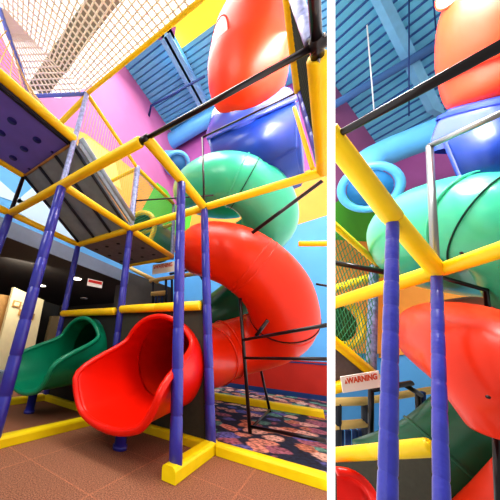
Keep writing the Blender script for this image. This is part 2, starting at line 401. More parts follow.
def chute(par, cx, y0, z0, r, dz, m, ytop, ybot, flare=.05, lip=.028, dx=0):
    """open slide mouth: tube cut to a long lower lip, side rims sweeping back to the roof"""
    NS, NT = 24, 64; bm = bmesh.new(); grid = []; edge = []
    for k in range(NT):
        th = 2 * math.pi * k / NT; s = math.sin(th); c = math.cos(th)
        u = min(max((s + .30) / .80, 0), 1); u = u * u * (3 - 2 * u)
        yend = ybot + (ytop - ybot) * u - (0 if s > 0 else 0)
        if s < 0: yend += .05 * (1 + s) * 0
        row = []
        for i in range(NS + 1):
            f = i / NS; y = y0 + (yend - y0) * f; q = (y0 - y) / (y0 - ybot)
            rr = r * (1 + flare * q * q * (1.0 if s < .2 else .4))
            drop = dz * q
            hgt = s if s > -.75 else -.75 - (-.75 - s) * .55
            row.append(bm.verts.new((cx + dx * q + c * rr, y, z0 + drop + hgt * rr)))
        grid.append(row); edge.append(row[-1].co.copy())
    for k in range(NT):
        a = grid[k]; b = grid[(k + 1) % NT]
        for i in range(NS): bm.faces.new((a[i], a[i + 1], b[i + 1], b[i]))
    o = link('exit_chute', bm, m, par); md = o.modifiers.new('thickness', 'SOLIDIFY'); md.thickness = .02
    bm = bmesh.new(); add_tube(bm, edge, lip, 10, closed=True); link('rolled_lip', bm, m, o)
    o['label'] = 'open scooped mouth of the slide'
    return o
c1 = chute(sl, -1.49, 2.48, .665, .455, -.05, 'redmouth', 2.2, 1.58)
for y in (2.34, ):
    bm = bmesh.new(); P = [Vector((-1.53 + math.cos(a) * .44, y, .68 + math.sin(a) * .44)) for a in [2 * math.pi * k / 48 for k in range(48)]]
    add_tube(bm, P, .012, 6, closed=True); link('joint_flange', bm, 'red', sl)
sg = thing('tube_slide', (-2.82, 2.35, 0), 'green enclosed tube slide with open scooped mouth at left', 'slide')
chute(sg, -2.80, 2.48, .69, .43, -.04, 'green', 2.22, 1.60)
gp = spline([(-2.82, 2.45, .72), (-2.82, 3.0, .72), (-2.82, 3.7, .8), at(150, 345, 4.7), at(190, 330, 4.8), at(222, 312, 4.75), at(250, 288, 4.8), at(262, 268, 5.0)], 8)
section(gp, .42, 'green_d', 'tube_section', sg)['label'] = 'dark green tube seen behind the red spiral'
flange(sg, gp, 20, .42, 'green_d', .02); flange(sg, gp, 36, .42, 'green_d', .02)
# slide feet
for x, l in ((-1.56, 'short blue leg under the red slide lip'), (-2.98, 'short blue leg under the green slide lip')):
    bm = bmesh.new(); add_tube(bm, [(x, 1.84, 0.0), (x, 1.84, .03), (x, 1.84, .03), (x, 1.84, .2)], [.06, .06, .048, .048], 16)
    link('leg', bm, 'blue', sl if x > -2 else sg)

# upper part of the slide : blue hopper, flared collar and red dome tube
hp = thing('slide_hopper', (-.45, 3.2, 3.6), 'blue box-shaped slide entry hopper under the red dome tube', 'hopper')
bm = bmesh.new()
f0 = [on(207, 137, 1, 2.95), on(298, 96, 1, 2.95), on(299, 147, 1, 2.95), on(262, 165, 1, 2.95), on(212, 160, 1, 2.95)]
add_slab(bm, f0, (0, .95, 0)); bmesh.ops.bevel(bm, geom=bm.edges[:], offset=.05, segments=3, affect='EDGES')
link('hopper_box', bm, 'bplast', hp)
bm = bmesh.new(); e0, e1 = on(207, 139, 1, 2.93), on(298, 98, 1, 2.93); add_tube(bm, [e0, e1], .03, 10); link('rim', bm, 'collar', hp)
dp = [at(x, y, d) for x, y, d in ((243, 114, 4.2), (243, 110, 4.15), (244, 100, 4.05), (246, 85, 4), (247, 60, 4), (250, 30, 4), (260, 0, 4), (275, -30, 4.1), (300, -60, 4.2))]
cp = [at(256, 140, 4.5), at(250, 126, 4.45), at(245, 116, 4.4), at(243, 106, 4.4)]
bm = bmesh.new(); add_tube(bm, cp, [.70, .80, .78, .6], 40); link('flared_collar', bm, 'collar', hp)
bm = bmesh.new(); add_tube(bm, [cp[1], cp[1] + (cp[2] - cp[1]) * .25], [.815, .80], 40, caps=False); link('collar_seam', bm, 'bplast', hp)
dm = thing('dome_tube', dp[0], 'glossy orange-red bent tube with white bubble window at top centre', 'slide')
P = smooth(spline(dp, 8), 2)
rads = smooth([lerpf([0, 8, 16, 24, 32, 40, 48, 56, 64], [.1, .36, .55, .62, .66, .60, .46, .42, .42], k) for k in range(len(P))], 2)
bm = bmesh.new(); add_tube(bm, P, rads, 44)
link('tube_shell', bm, 'red_d', dm)
def bubble(par, axis_pt, rad, hu, hv, sx=.85, m='port'):
    tocam = (CAM - axis_pt).normalized(); right = RC.transposed() @ Vector((1, 0, 0)); right = (right - tocam * right.dot(tocam)).normalized()
    axx = -right * sx + tocam * math.sqrt(1 - sx * sx); wc = axis_pt + axx * (rad - .01)
    u = tocam.cross(right); u = (u - axx * u.dot(axx)).normalized(); v = axx.cross(u); bm = bmesh.new(); rings = []
    for j in range(7):
        q = j / 6 * math.pi / 2
        rings.append([bm.verts.new(wc + axx * (.05 * math.sin(q)) + (u * math.cos(a) * hu + v * math.sin(a) * hv) * max(math.cos(q), .02)) for a in [2 * math.pi * k / 32 for k in range(32)]])
    for j in range(6):
        for k in range(32): bm.faces.new((rings[j][k], rings[j][(k + 1) % 32], rings[j + 1][(k + 1) % 32], rings[j + 1][k]))
    bm.faces.new(rings[-1]); link('bubble_window', bm, m, par)
    bm = bmesh.new(); add_tube(bm, [wc + u * math.cos(a) * hu * 1.03 + v * math.sin(a) * hv * 1.03 for a in [2 * math.pi * k / 32 for k in range(32)]], .014, 6, closed=True); link('window_rim', bm, 'red', par)
bubble(dm, at(248.5, 45, 4), .63, .34, .2, .74)
bm = bmesh.new(); add_tube(bm, [on(292, 40, 1, 3.0), on(290, 48, 1, 3.0)], .1, 16); tag(link('knob', bm, 'bplast'), 'small round blue knob right of red dome tube', 'knob')

# ---------------------------------------------------------------- ramp, decks, panels
t = thing('perforated_deck', (X0, 0, H2), 'raised blue-violet deck seen from below with round dark holes', 'deck')
bm = bmesh.new(); add_slab(bm, [(X0, -1.2, H2), (X1 - .03, -1.2, H2), (X1 - .03, Y1, H2), (X0, Y1, H2)], (0, 0, .05)); link('deck_board', bm, 'deck', t, smooth=False)
for (px_, py_) in ((12, 121), (37, 140), (24, 149), (13, 158), (1, 133), (52, 152), (29, 169)):
    p = on(px_, py_, 2, H2 - .003); bm = bmesh.new(); rr = .052 if px_ < 50 and py_ < 165 else .02
    add_tube(bm, [p + Vector((0, 0, -.002)), p + Vector((0, 0, .003))], rr, 20); link('round_hole', bm, 'hole', t)
bm = bmesh.new(); add_tube(bm, [(X1 - .05, -1.2, H2 - .03), (X1 - .05, Y1, H2 - .03)], .016, 8); add_tube(bm, [(X1 - .1, -1.2, H2 - .02), (X1 - .1, Y1, H2 - .02)], .01, 8)
link('edge_pipe', bm, 'rib', t)
bm = bmesh.new(); add_tube(bm, [(X0, Y1, H2 - .02), (X1, Y1, H2 - .02)], .02, 8); link('edge_pipe', bm, 'tan', t)
beam((X1, -1.2, H2 + .04), (X1, Y1, H2 + .02), 'yellow padded beam along right side of the perforated deck', .055, joint=1.3)
beam((X0, -1.2, H2), (X0, Y1, H2), 'yellow padded beam along left side of the perforated deck', .05, joint=1.3)
t = thing('inclined_ramp', (X0, Y2, H), 'grey padded ramp sloping from perforated deck down to the far beam', 'ramp')
bm = bmesh.new(); add_slab(bm, [(X0 + .03, Y1, H2 - .02), (X1 - .02, Y1, H2 - .02), (X1 - .02, Y2, H + .03), (X0 + .03, Y2, H + .03)], (0, .0, .05)); link('ramp_board', bm, 'ramp', t, smooth=False)
for f in (.03, .36, .68, .97):
    x = X0 + (X1 - X0) * f; bm = bmesh.new(); add_tube(bm, [(x, Y1, H2 - .035), (x, Y2, H + .01)], .022, 8); link('ramp_rib', bm, 'rib', t)
bm = bmesh.new(); add_slab(bm, [(X1 + .02, Y1 + .05, H2 + .06), (X1 + .02, Y2, H + .16), (X1 + .02, Y2, H + .05), (X1 + .02, Y1 + .05, H2 - .06)], (.03, 0, 0)); link('side_panel', bm, 'ramp', t, smooth=False)
bm = bmesh.new(); add_tube(bm, [(X1 + .05, Y1 + .05, H2 + .06), (X1 + .05, Y2, H + .16)], .04, 12); link('side_roll', bm, 'ramp', t)
t = thing('small_deck', (X0, Y2, H), 'dark grey deck underside between yellow beams beyond the ramp foot', 'deck')
bm = bmesh.new(); add_slab(bm, [(X0 + .03, Y2 + .03, H - .01), (X1 - .03, Y2 + .03, H - .01), (X1 - .03, Y3 - .03, H - .01), (X0 + .03, Y3 - .03, H - .01)], (0, 0, .04)); link('deck_board', bm, 'deckgrey', t, smooth=False)
for i in range(4):
    for j in range(3):
        bm = bmesh.new(); c = Vector((X1 - .25 - i * .28, Y2 + .3 + j * .35, H - .013)); add_tube(bm, [c, c + Vector((0, 0, .003))], .035, 12); link('round_hole', bm, 'paneld', t)
# slide exit panels: dark board with round cut for the tube
def hole_panel(x0, x1, y, z0, z1, cx, cz, r, m, label):
    bm = bmesh.new(); N = 48; inn = []; out = []
    for k in range(N):
        a = 2 * math.pi * k / N; c, s = math.cos(a), math.sin(a); inn.append(Vector((cx + c * r, y, cz + s * r)))
        ts = []
        if abs(c) > 1e-6: ts.append(((x1 if c > 0 else x0) - cx) / c)
        if abs(s) > 1e-6: ts.append(((z1 if s > 0 else z0) - cz) / s)
        q = min(ts); out.append(Vector((cx + c * q, y, cz + s * q)))
    vi = [bm.verts.new(p) for p in inn]; vo = [bm.verts.new(p) for p in out]
    for k in range(N): bm.faces.new((vi[k], vi[(k + 1) % N], vo[(k + 1) % N], vo[k]))
    for cxx, czz in ((x0, z0), (x0, z1), (x1, z0), (x1, z1)):
        k = min(range(N), key=lambda i: (out[i] - Vector((cxx, y, czz))).length)
        cv = bm.verts.new((cxx, y, czz))
        for kk in ((k - 1) % N, k, (k + 1) % N):
            pass
        ka = [i for i in range(N) if (out[i] - Vector((cxx, y, czz))).length < .4]
        # bridge the corner
        A = sorted(ka, key=lambda i: (out[i] - Vector((cxx, y, czz))).length)
        onx = [i for i in A if abs(out[i].x - cxx) < 1e-5]; onz = [i for i in A if abs(out[i].z - czz) < 1e-5]
        if onx and onz:
            try: bm.faces.new((vo[onx[0]], cv, vo[onz[0]]))
            except ValueError: pass
    o = tag(link('backing_board', bm, m, smooth=False), label, 'panel')
    md = o.modifiers.new('t', 'SOLIDIFY'); md.thickness = .02
    return o
hole_panel(X1 + .04, X2 - .03, Y2 + .02, .06, 1.22, -1.58, .68, .44, 'panel', 'dark olive mesh board around the red slide mouth')
hole_panel(X0 + .04, X1 - .04, Y2 + .02, .06, 1.18, -2.82, .72, .425, 'paneld', 'charcoal mesh board around the green slide mouth')
# upper handrail frame and crawl tube
rl = 'yellow rails of the upper frame'
bar('handrail', (X1, Y1, H3), (X1, Y2, H4), .028, 'yellow', 'yellow sloping rail from the net corner down to lavender post', 'rail', rl, joint=2)
bar('handrail', (X1, Y2, H4), (X1, Y3, H4), .035, 'yellow', 'yellow rail beyond lavender post, in front of green wall patch', 'rail', rl, joint=2)
bar('handrail', (X0 + .4, Y2, H4 - .02), (X1, Y2, H4), .035, 'yellow', 'short yellow rail left of lavender post over orange wall', 'rail', rl, joint=2)
bar('handrail', (X0 + .4, Y3, H4 - .5), (X1, Y3, H4 - .5), .04, 'yellow', 'yellow rail behind lavender post above crawl tube', 'rail', rl, joint=2)
bar('handrail', (X1, Y1, H3), (-.4, Y1, H3), .03, 'yellow', 'bright yellow bar edging the overhead net to the top', 'rail', rl, joint=2)
bar('handrail', (X1 - .65, Y1, H3 - .25), (X1, Y1 + .02, H3 - .0), .04, 'yellow', 'short yellow strip left of the net corner', 'rail', rl, joint=2)
t = thing('crawl_tube', (-2.8, Y3, 3.0), 'dark green crawl tube with a yellow ring behind lavender post', 'tube')
bm = bmesh.new(); add_tube(bm, [(-2.82, Y3 - .35, 3.0), (-2.82, Y3 + .5, 3.0)], .42, 30, caps=False); link('tube_shell', bm, 'green_d', t)
bm = bmesh.new(); add_tube(bm, [Vector((-2.86 + .44 * math.cos(a), Y3 - .36, 3.0 + .44 * math.sin(a))) for a in [2 * math.pi * k / 40 for k in range(40)]], .05, 10, closed=True); link('ring', bm, 'yellow', t)

# nets
net('overhead_net', (X1, Y1, H3), (-.5, Y1, H3), (-.9, -.9, H3), (-2.29, -.04, H3), 24, 24, .0105, 'net', 'sagging cream rope net overhead against bright skylight', sag=.0)
net('overhead_net', (-2.95, .67, H3 - .02), (X1, Y1, H3), (-2.25, 0, H3), (-2.29, -.04, H3), 12, 13, .0115, 'net', 'corner of rope net with pale blue border rope at upper left', rope='netb', rope_r=.03, sides=((0, 1), (3, 0)))
net('side_net', (-2.95, .67, H3 - .02), (-2.29, -.04, H3), (X1, -.2, H2 + .08), (X1, Y1 - .1, H2 + .08), 10, 9, .006, 'netp', 'faint rope net at the left edge above yellow beam')
net('ramp_net', (X1, Y1 + .02, H3 - .05), (X1, Y2, H4 - .03), (X1, Y2, H + .35), (X1, Y1 + .02, H2 + .3), 26, 1, .004, 'netp', 'fine pale net hanging beneath the sloping yellow rail')
net('rail_net', (X1, Y2, H4 - .03), (X1, Y3, H4 - .03), (X1, Y3, H + .05), (X1, Y2, H + .05), 22, 22, .0035, 'netg', 'fine green net between lavender post and far pale post', diag=True)
net('edge_net', (XR, Y1, H + .06), (XR, Y2, H + .06), (XR, Y2, H4), (XR, Y1, H4), 22, 22, .006, 'netd', 'dark green netting beside the amber beam at right edge', diag=True)

# signs on the left side
def sign(name, c, u, v, w, h, label, text=None, red='signred'):
    """flat placard centred at c, spanned by unit vectors u (reading direction) and v (up)"""
    c = Vector(c); u = Vector(u).normalized(); v = Vector(v); v = (v - u * v.dot(u)).normalized(); n = u.cross(v)
    t = thing(name, c, label, 'sign')
    bm = bmesh.new(); add_slab(bm, [c - u * w / 2 - v * h / 2, c + u * w / 2 - v * h / 2, c + u * w / 2 + v * h / 2, c - u * w / 2 + v * h / 2], -n * .008); link('placard', bm, 'signw', t, smooth=False)
    bm = bmesh.new(); a = c + n * .002
    add_slab(bm, [a - u * w * .45 + v * h * .02, a + u * w * .45 + v * h * .02, a + u * w * .45 + v * h * .4, a - u * w * .45 + v * h * .4], n * .002)
    link('colour_band', bm, red if not text else 'signw', t, smooth=False)
    if text:
        cu = bpy.data.curves.new('lettering', 'FONT'); cu.body = text; cu.size = h * .52; cu.align_x = 'CENTER'; cu.align_y = 'CENTER'; cu.offset = .004
        tmp = bpy.data.objects.new('tmp', cu); COL.objects.link(tmp); bpy.context.view_layer.update()
        me = bpy.data.meshes.new_from_object(tmp.evaluated_get(bpy.context.evaluated_depsgraph_get())); bpy.data.objects.remove(tmp)
        xs = [q.co.x for q in me.vertices]; k = w * .8 / (max(xs) - min(xs))
        R3 = Matrix((u, v, n)).transposed()
        for q in me.vertices: q.co = c + R3 @ Vector((q.co.x * k + w * .03, q.co.y * k * 1.25 + h * .2, .006))
        me.materials.append(M[red]); o = bpy.data.objects.new('lettering', me); COL.objects.link(o); o.parent = t; o.matrix_parent_inverse = Matrix.Translation(-t.location)
        bm = bmesh.new(); b0 = c - u * w * .43 + v * h * .06 + n * .005
        add_slab(bm, [b0, b0 + u * w * .07, b0 + u * w * .035 + v * h * .26], n * .001); link('warning_triangle', bm, red, t, smooth=False)
    return t
sign('warning_sign', on(163, 268, 1, Y3 - .07), (1, 0, 0), (0, 0, 1), .5, .2, 'white placard reading WARNING, hung under the small deck beside front post', 'WARNING', 'signor')
sign('notice_sign', on(95, 283.5, 0, -4.15) , (.35, .94, 0), (0, 0, 1), .36, .16, 'small red and white sign hanging from the dark soffit', None, 'signred')

# ---------------------------------------------------------------- left room shell
XW, YB, ZC = -4.2, 7.0, 10.0
def DX(Y, z):                  # x where the dividing wall crosses this depth and height
    n = ray(331, 100).cross(ray(331, 400)); return (-(n.y * Y) - n.z * (z - CAM.z)) / n.x
def DIV(a, v, y): return Vector((DX(v, 0), v, 0)) if y is None else on(331, y, a, v)
bm = bmesh.new(); add_slab(bm, [(-12, -4, 0), (1.5, -4, 0), DIV(2, 0, 900), DIV(2, 0, 520), DIV(1, Y2, None), (-12, Y2, 0)], (0, 0, -.05)); struct(link('floor', bm, 'rubber', smooth=False))
bm = bmesh.new(); add_slab(bm, [(-12, Y2, 0), DIV(1, Y2, None), DIV(2, 0, 401), (-12, YB + 2, 0)], (0, 0, -.05)); struct(link('floor', bm, 'carpet', smooth=False))
# side wall with mural bands (X = XW), above the soffit
bm = bmesh.new()
zb = 2.62
add_slab(bm, [(XW, -2, zb), (XW, YB, zb), (XW, YB, ZC), on(122, 61, 0, XW), on(112, 78, 0, XW), on(60, 98, 0, XW), on(30, 96, 0, XW), on(-10, 10, 0, XW), (XW, -2, 8)], (-.1, 0, 0), 0)
e = .006
def wpoly(pts, mi, k=1): poly(bm, [(XW + e * k, y, z) for y, z in pts], mi)
wpoly([(-2, zb), (YB, zb), (YB, 4.2), (4, 3.9), (-2, 3.6)], 1)                                  # sky blue
wpoly([(-2, 3.6), (4, 3.9), (YB, 4.2), (YB, 5.6), (5.0, 6.15), (3.6, 6.0), (2.4, 5.8), (1.6, 5.4), (-2, 4.6)], 2)     # orange
wpoly([(2.0, 4.9), (2.5, 5.75), (3.4, 5.9), (3.9, 5.0)], 4, 2)                                      # pale yellow patch
wpoly([(4.9, 4.9), (5.6, 6.5), (6.3, 6.6), (YB, 6.3), (YB, 4.3), (6.0, 4.6)], 3, 2)                 # green
wpoly([(-1, 2.7), (.6, 2.9), (1.6, 3.1), (.4, 3.5), (-1, 3.4)], 5, 2); wpoly([(1.3, 2.9), (2.8, 2.75), (3.6, 3.1), (2.6, 3.5), (1.6, 3.6)], 5, 2)
struct(link('wall_left', bm, 'purple', smooth=False, mats=['purple', 'sky', 'orange', 'gwall', 'lyellow', 'paleblue']))
# back wall
bm = bmesh.new()
def bp_(pts, mi, k=1): poly(bm, [(x, YB - e * k, z) for x, z in pts], mi)
add_slab(bm, [(XW, YB, 0), (DX(YB, 0), YB, 0), (DX(YB, ZC), YB, ZC), (XW, YB, ZC)], (0, .1, 0), 0)
bp_([(XW, .76), (DX(YB, .76), .76), (DX(YB, 4.4), 4.4), (-.1, 4.3), (-1.2, 4.0), (XW, 4.2)], 1)
bp_([(XW, 4.2), (-1.2, 4.0), (-.1, 4.3), (DX(YB, 4.4), 4.4), (DX(YB, 6.1), 6.1), (.2, 6.0), (-1.5, 5.6), (-2.8, 6.2), (XW, 5.6)], 2)
bp_([(XW, 4.3), (-3.6, 4.8), (-3.3, 6.3), (XW, 6.3)], 3, 2)
struct(link('wall_back', bm, 'purple', smooth=False, mats=['violet', 'sky', 'orange', 'gwall']))
bm = bmesh.new(); add_slab(bm, [(XW, YB - .04, .06), (DX(YB, .06), YB - .04, .06), (DX(YB, .76), YB - .04, .76), (XW, YB - .04, .76)], (0, .03, 0)); struct(link('trim_1', bm, 'redwall', smooth=False))
bm = bmesh.new(); add_slab(bm, [(XW, YB - .05, .7), (DX(YB, .7), YB - .05, .7), (DX(YB, .73), YB - .05, .73), (XW, YB - .05, .73)], (0, .01, 0)); struct(link('trim_2', bm, 'navy', smooth=False))
bm = bmesh.new(); add_slab(bm, [(XW, YB - .06, 0), (-.28, YB - .06, 0), (-.26, YB - .06, .1), (XW, YB - .06, .1)], (0, .03, 0)); struct(link('baseboard_back', bm, 'navy', smooth=False))
# ceiling: ribbed metal roof deck, ridges along X
def ribbed(name, O, U, V, nv, mats=('rib_a', 'rib_b'), depth=.09):
    """deck from corner O spanned by U (along the ribs) and V (across), nv ribs"""
    O = Vector(O); U = Vector(U); V = Vector(V); n = U.cross(V).normalized()
    if (CAM - O).dot(n) < 0: n = -n
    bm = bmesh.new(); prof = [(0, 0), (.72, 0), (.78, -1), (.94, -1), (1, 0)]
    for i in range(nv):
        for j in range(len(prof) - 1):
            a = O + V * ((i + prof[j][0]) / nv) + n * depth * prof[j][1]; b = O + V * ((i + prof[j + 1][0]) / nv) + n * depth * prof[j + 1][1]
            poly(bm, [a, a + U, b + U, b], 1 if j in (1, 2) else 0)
    return struct(link(name, bm, None, smooth=False, mats=mats))
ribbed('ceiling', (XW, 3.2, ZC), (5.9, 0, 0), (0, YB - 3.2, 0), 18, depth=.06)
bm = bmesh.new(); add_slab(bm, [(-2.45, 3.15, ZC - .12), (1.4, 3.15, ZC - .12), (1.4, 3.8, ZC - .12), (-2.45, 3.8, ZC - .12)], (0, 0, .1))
tag(link('yellow_bulkhead', bm, 'yellowglow', smooth=False), 'self-glowing yellow bulkhead strip under the blue roof deck at top', 'bulkhead')
bm = bmesh.new(); add_slab(bm, [on(158, 30, 2, ZC - .15), on(176, 27, 2, ZC - .15), on(174, 40, 2, ZC - .15), on(156, 40, 2, ZC - .15)], (0, 0, .05))
tag(link('pink_soffit_patch', bm, 'purple', smooth=False), 'small pink patch where the steel beam meets yellow bulkhead', 'panel')
def ibeam(name, a, b, w, h, m, label):
    a = Vector(a); b = Vector(b); d = (b - a).normalized(); s = d.cross(Vector((0, 0, 1))).normalized() * w / 2
    bm = bmesh.new()
    add_slab(bm, [a - s, b - s, b + s, a + s], (0, 0, .03)); add_slab(bm, [a - s * .2, b - s * .2, b + s * .2, a + s * .2], (0, 0, h)); add_slab(bm, [a - s + Vector((0, 0, h)), b - s + Vector((0, 0, h)), b + s + Vector((0, 0, h)), a + s + Vector((0, 0, h))], (0, 0, .03))
    return tag(link(name, bm, m, smooth=False), label, 'beam')
zb_ = ZC - .45
ibeam('steel_beam', on(165, 37, 2, zb_), on(202, 104, 2, zb_), .36, .3, 'steel', 'pale blue steel roof beam left of the red dome tube')
pipe('conduit', [on(149, 116, 2, 9.2), on(151, 106, 2, 9.2), on(205, 76, 2, 9.2)], .045, 'navy', 'dark conduit running under the roof deck', 'conduit')
# skylight and clerestory
bm = bmesh.new(); add_slab(bm, [(-14, -3, ZC + .2), (1.6, -3, ZC + .2), (1.6, 3.2, ZC + .2), (-14, 3.2, ZC + .2)], (0, 0, .05)); struct(link('window_1', bm, 'skyl', smooth=False))
bm = bmesh.new(); add_slab(bm, [on(28, 86, 2, 9.3), on(80, 8, 2, 9.3), on(100, -20, 2, 9.3), on(140, -20, 2, 9.3), on(112, 12, 2, 9.3), on(46, 98, 2, 9.3)], (0, 0, .3))
tag(link('roof_beam', bm, 'beamd', smooth=False), 'olive roof beam seen through the overhead net', 'beam')
# duct
dk = thing('air_duct', on(180, 130, 1, 6.4), 'large pale blue round air duct with elbow and ring vent by purple wall', 'duct')
da, db = on(162, 147, 1, 6.5), on(300, 62, 1, 6.5)
def ring_disc(par, c, axis, r, rt, m, m2, nm='vent_ring', nm2='vent_disc'):
    axis = Vector(axis).normalized(); u = axis.orthogonal().normalized(); v = axis.cross(u)
    bm = bmesh.new(); add_tube(bm, [Vector(c) + u * r * math.cos(a) + v * r * math.sin(a) for a in [2 * math.pi * k / 36 for k in range(36)]], rt, 10, closed=True); link(nm, bm, m, par)
    bm = bmesh.new(); add_tube(bm, [Vector(c) + axis * -.02, Vector(c) + axis * .02], r * .8, 30); link(nm2, bm, m2, par)
bm = bmesh.new(); add_tube(bm, spline([db, da + (db - da) * .1, da + Vector((-.02, 0, -.25)), da + Vector((.1, -.2, -.9)), on(176, 160, 1, 6.2)], 8), .36, 24); link('duct_pipe', bm, 'duct', dk)
ring_disc(dk, on(177, 164, 1, 6.1), (CAM - on(177, 164, 1, 6.1)).normalized() + Vector((0, 0, -.4)), .44, .08, 'duct', 'teal')

# soffit and the room under it
bm = bmesh.new(); add_slab(bm, [(-13, -2, 2.36), (XW, -2, 2.36), (XW, YB, 2.36), (-13, YB, 2.36)], (0, 0, .05)); struct(link('ceiling', bm, 'soffit', smooth=False))
bm = bmesh.new(); add_slab(bm, [(XW, -2, 2.36), (XW, YB, 2.36), (XW, YB, 2.66), (XW, -2, 2.66)], (.03, 0, 0)); struct(link('trim_3', bm, 'fascia', smooth=False))
bm = bmesh.new(); add_slab(bm, [(-10.5, -2, 0), (-10.5, YB + 2, 0), (-10.5, YB + 2, 2.4), (-10.5, -2, 2.4)], (-.1, 0, 0)); struct(link('wall_far_left', bm, 'soffit', smooth=False))
bm = bmesh.new(); add_slab(bm, [(-10.5, YB - .3, 0), (XW, YB - .3, 0), (XW, YB - .3, 2.4), (-10.5, YB - .3, 2.4)], (0, .1, 0)); struct(link('wall_back', bm, 'soffit', smooth=False))
for (lx, ly), l in (((76, 278), 'round warm downlight in the dark soffit beside slim blue post'), ((41, 285), 'round warm downlight in dark soffit left of the long blue post'), ((84, 298), 'small dim downlight in the dark soffit below red sign')):
    p = on(lx, ly, 2, 2.355); t = thing('ceiling_light', p, l, 'light')
    bm = bmesh.new(); rr = .13 if ly < 290 else .1; add_tube(bm, [p, p + Vector((0, 0, -.02))], rr, 24); link('lens', bm, 'lamp' if ly < 290 else 'fascia', t)
    bm = bmesh.new(); add_tube(bm, [p + Vector((math.cos(a) * (rr + .02), math.sin(a) * (rr + .02), -.01)) for a in [2 * math.pi * k / 24 for k in range(24)]], .015, 6, closed=True); link('trim_ring', bm, 'white', t)
# cream booth partition with two small pictures, tan boards, grey cabinet
XP = -5.6
def wq(pts, x=XP): return [on(a, b, 0, x) for a, b in pts]
t = thing('cream_partition', on(25, 400, 0, XP), 'tall cream partition wall with two small framed pictures at left', 'partition')
bm = bmesh.new(); add_slab(bm, wq([(14, 287), (44, 300), (30, 372), (-8, 372)]), (-.1, 0, 0)); link('partition_board', bm, 'cream', t, smooth=False)
for q in ([(14, 300), (22, 302), (20, 308), (12, 306)], [(20, 309), (35, 314), (33, 320), (18, 315)]):
    bm = bmesh.new(); add_slab(bm, wq(q, XP + .03), (-.02, 0, 0)); fr = link('picture_frame', bm, 'tan', t, smooth=False)
    c = sum((Vector(v) for v in wq(q, XP + .035)), Vector()) / 4
    bm = bmesh.new(); add_slab(bm, [c + (Vector(v) - c) * .6 for v in wq(q, XP + .035)], (-.005, 0, 0)); link('picture', bm, 'cream', fr, smooth=False)
bm = bmesh.new(); add_slab(bm, wq([(-12, 292), (11, 296), (2, 372), (-25, 372)], XP - .3), (-.1, 0, 0)); tag(link('wood_wall_board', bm, 'tan', smooth=False), 'warm tan wood board left of the cream partition', 'board')
bm = bmesh.new(); q = wq([(42, 300), (60, 306)], XP - .5); add_slab(bm, q + [Vector((v.x, v.y, 0)) for v in q[::-1]], (-.3, 0, 0)); tag(link('dark_cabinet', bm, 'paneld', smooth=False), 'dark grey cabinet between cream partition and slim blue post', 'cabinet')
bm = bmesh.new(); q = wq([(52, 316), (64, 316)], XP - .2); add_slab(bm, q + [Vector((v.x, v.y, 0)) for v in q[::-1]], (-.1, 0, 0)); tag(link('tan_board', bm, 'ltan', smooth=False), 'dim tan board behind the green slide mouth', 'board')
bm = bmesh.new(); add_slab(bm, [on(0, 372, 0, -5), on(20, 372, 0, -5), on(12, 398, 0, -5), on(-8, 398, 0, -5)], (-.4, 0, 0)); bmesh.ops.bevel(bm, geom=bm.edges[:], offset=.03, segments=2, affect='EDGES')
tag(link('shoe_rack', bm, 'fascia', smooth=False), 'low grey rack at left edge below cream partition', 'rack')
# dark wall panels seen between front and far posts
bm = bmesh.new(); add_slab(bm, [on(118, 268, 1, 4.6), on(172, 288, 1, 4.6), on(172, 316, 1, 4.6), on(112, 316, 1, 4.6)], (0, .05, 0)); tag(link('back_board', bm, 'soffit', smooth=False), 'dark board above the yellow bar, left of front post', 'board')
t = thing('background_rail', on(160, 290, 1, 4.6), 'small black and yellow railing frame behind the front blue post', 'railing')
def rs(nm, a, b, r, m, y=4.4): bm = bmesh.new(); add_tube(bm, [on(*a, 1, y), on(*b, 1, y)], r, 8); link(nm, bm, m, t)
rs('top_rail', (126, 266), (158, 282), .05, 'netp'); rs('top_rail', (150, 281), (205, 272), .05, 'netp')
rs('lower_rail', (152, 294), (166, 293), .06, 'netp')
for x in (153, 166, 172): rs('upright', (x, 280), (x, 303), .03, 'rib')
for x in (156, 159, 162): rs('baluster', (x, 296), (x, 303), .02, 'navy')
rs('black_rail', (170, 274), (198, 268), .03, 'black'); rs('black_rail', (196, 268), (203, 280), .025, 'black')

# ---------------------------------------------------------------- dividing wall between the two play rooms
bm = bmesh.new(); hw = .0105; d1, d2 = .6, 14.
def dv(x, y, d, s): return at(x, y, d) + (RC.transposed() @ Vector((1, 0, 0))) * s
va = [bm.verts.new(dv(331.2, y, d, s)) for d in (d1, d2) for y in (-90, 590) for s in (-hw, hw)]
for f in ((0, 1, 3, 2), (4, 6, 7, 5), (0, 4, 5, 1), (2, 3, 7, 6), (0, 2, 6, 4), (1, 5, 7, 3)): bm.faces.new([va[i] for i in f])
struct(link('wall_divider', bm, 'divider', smooth=False))

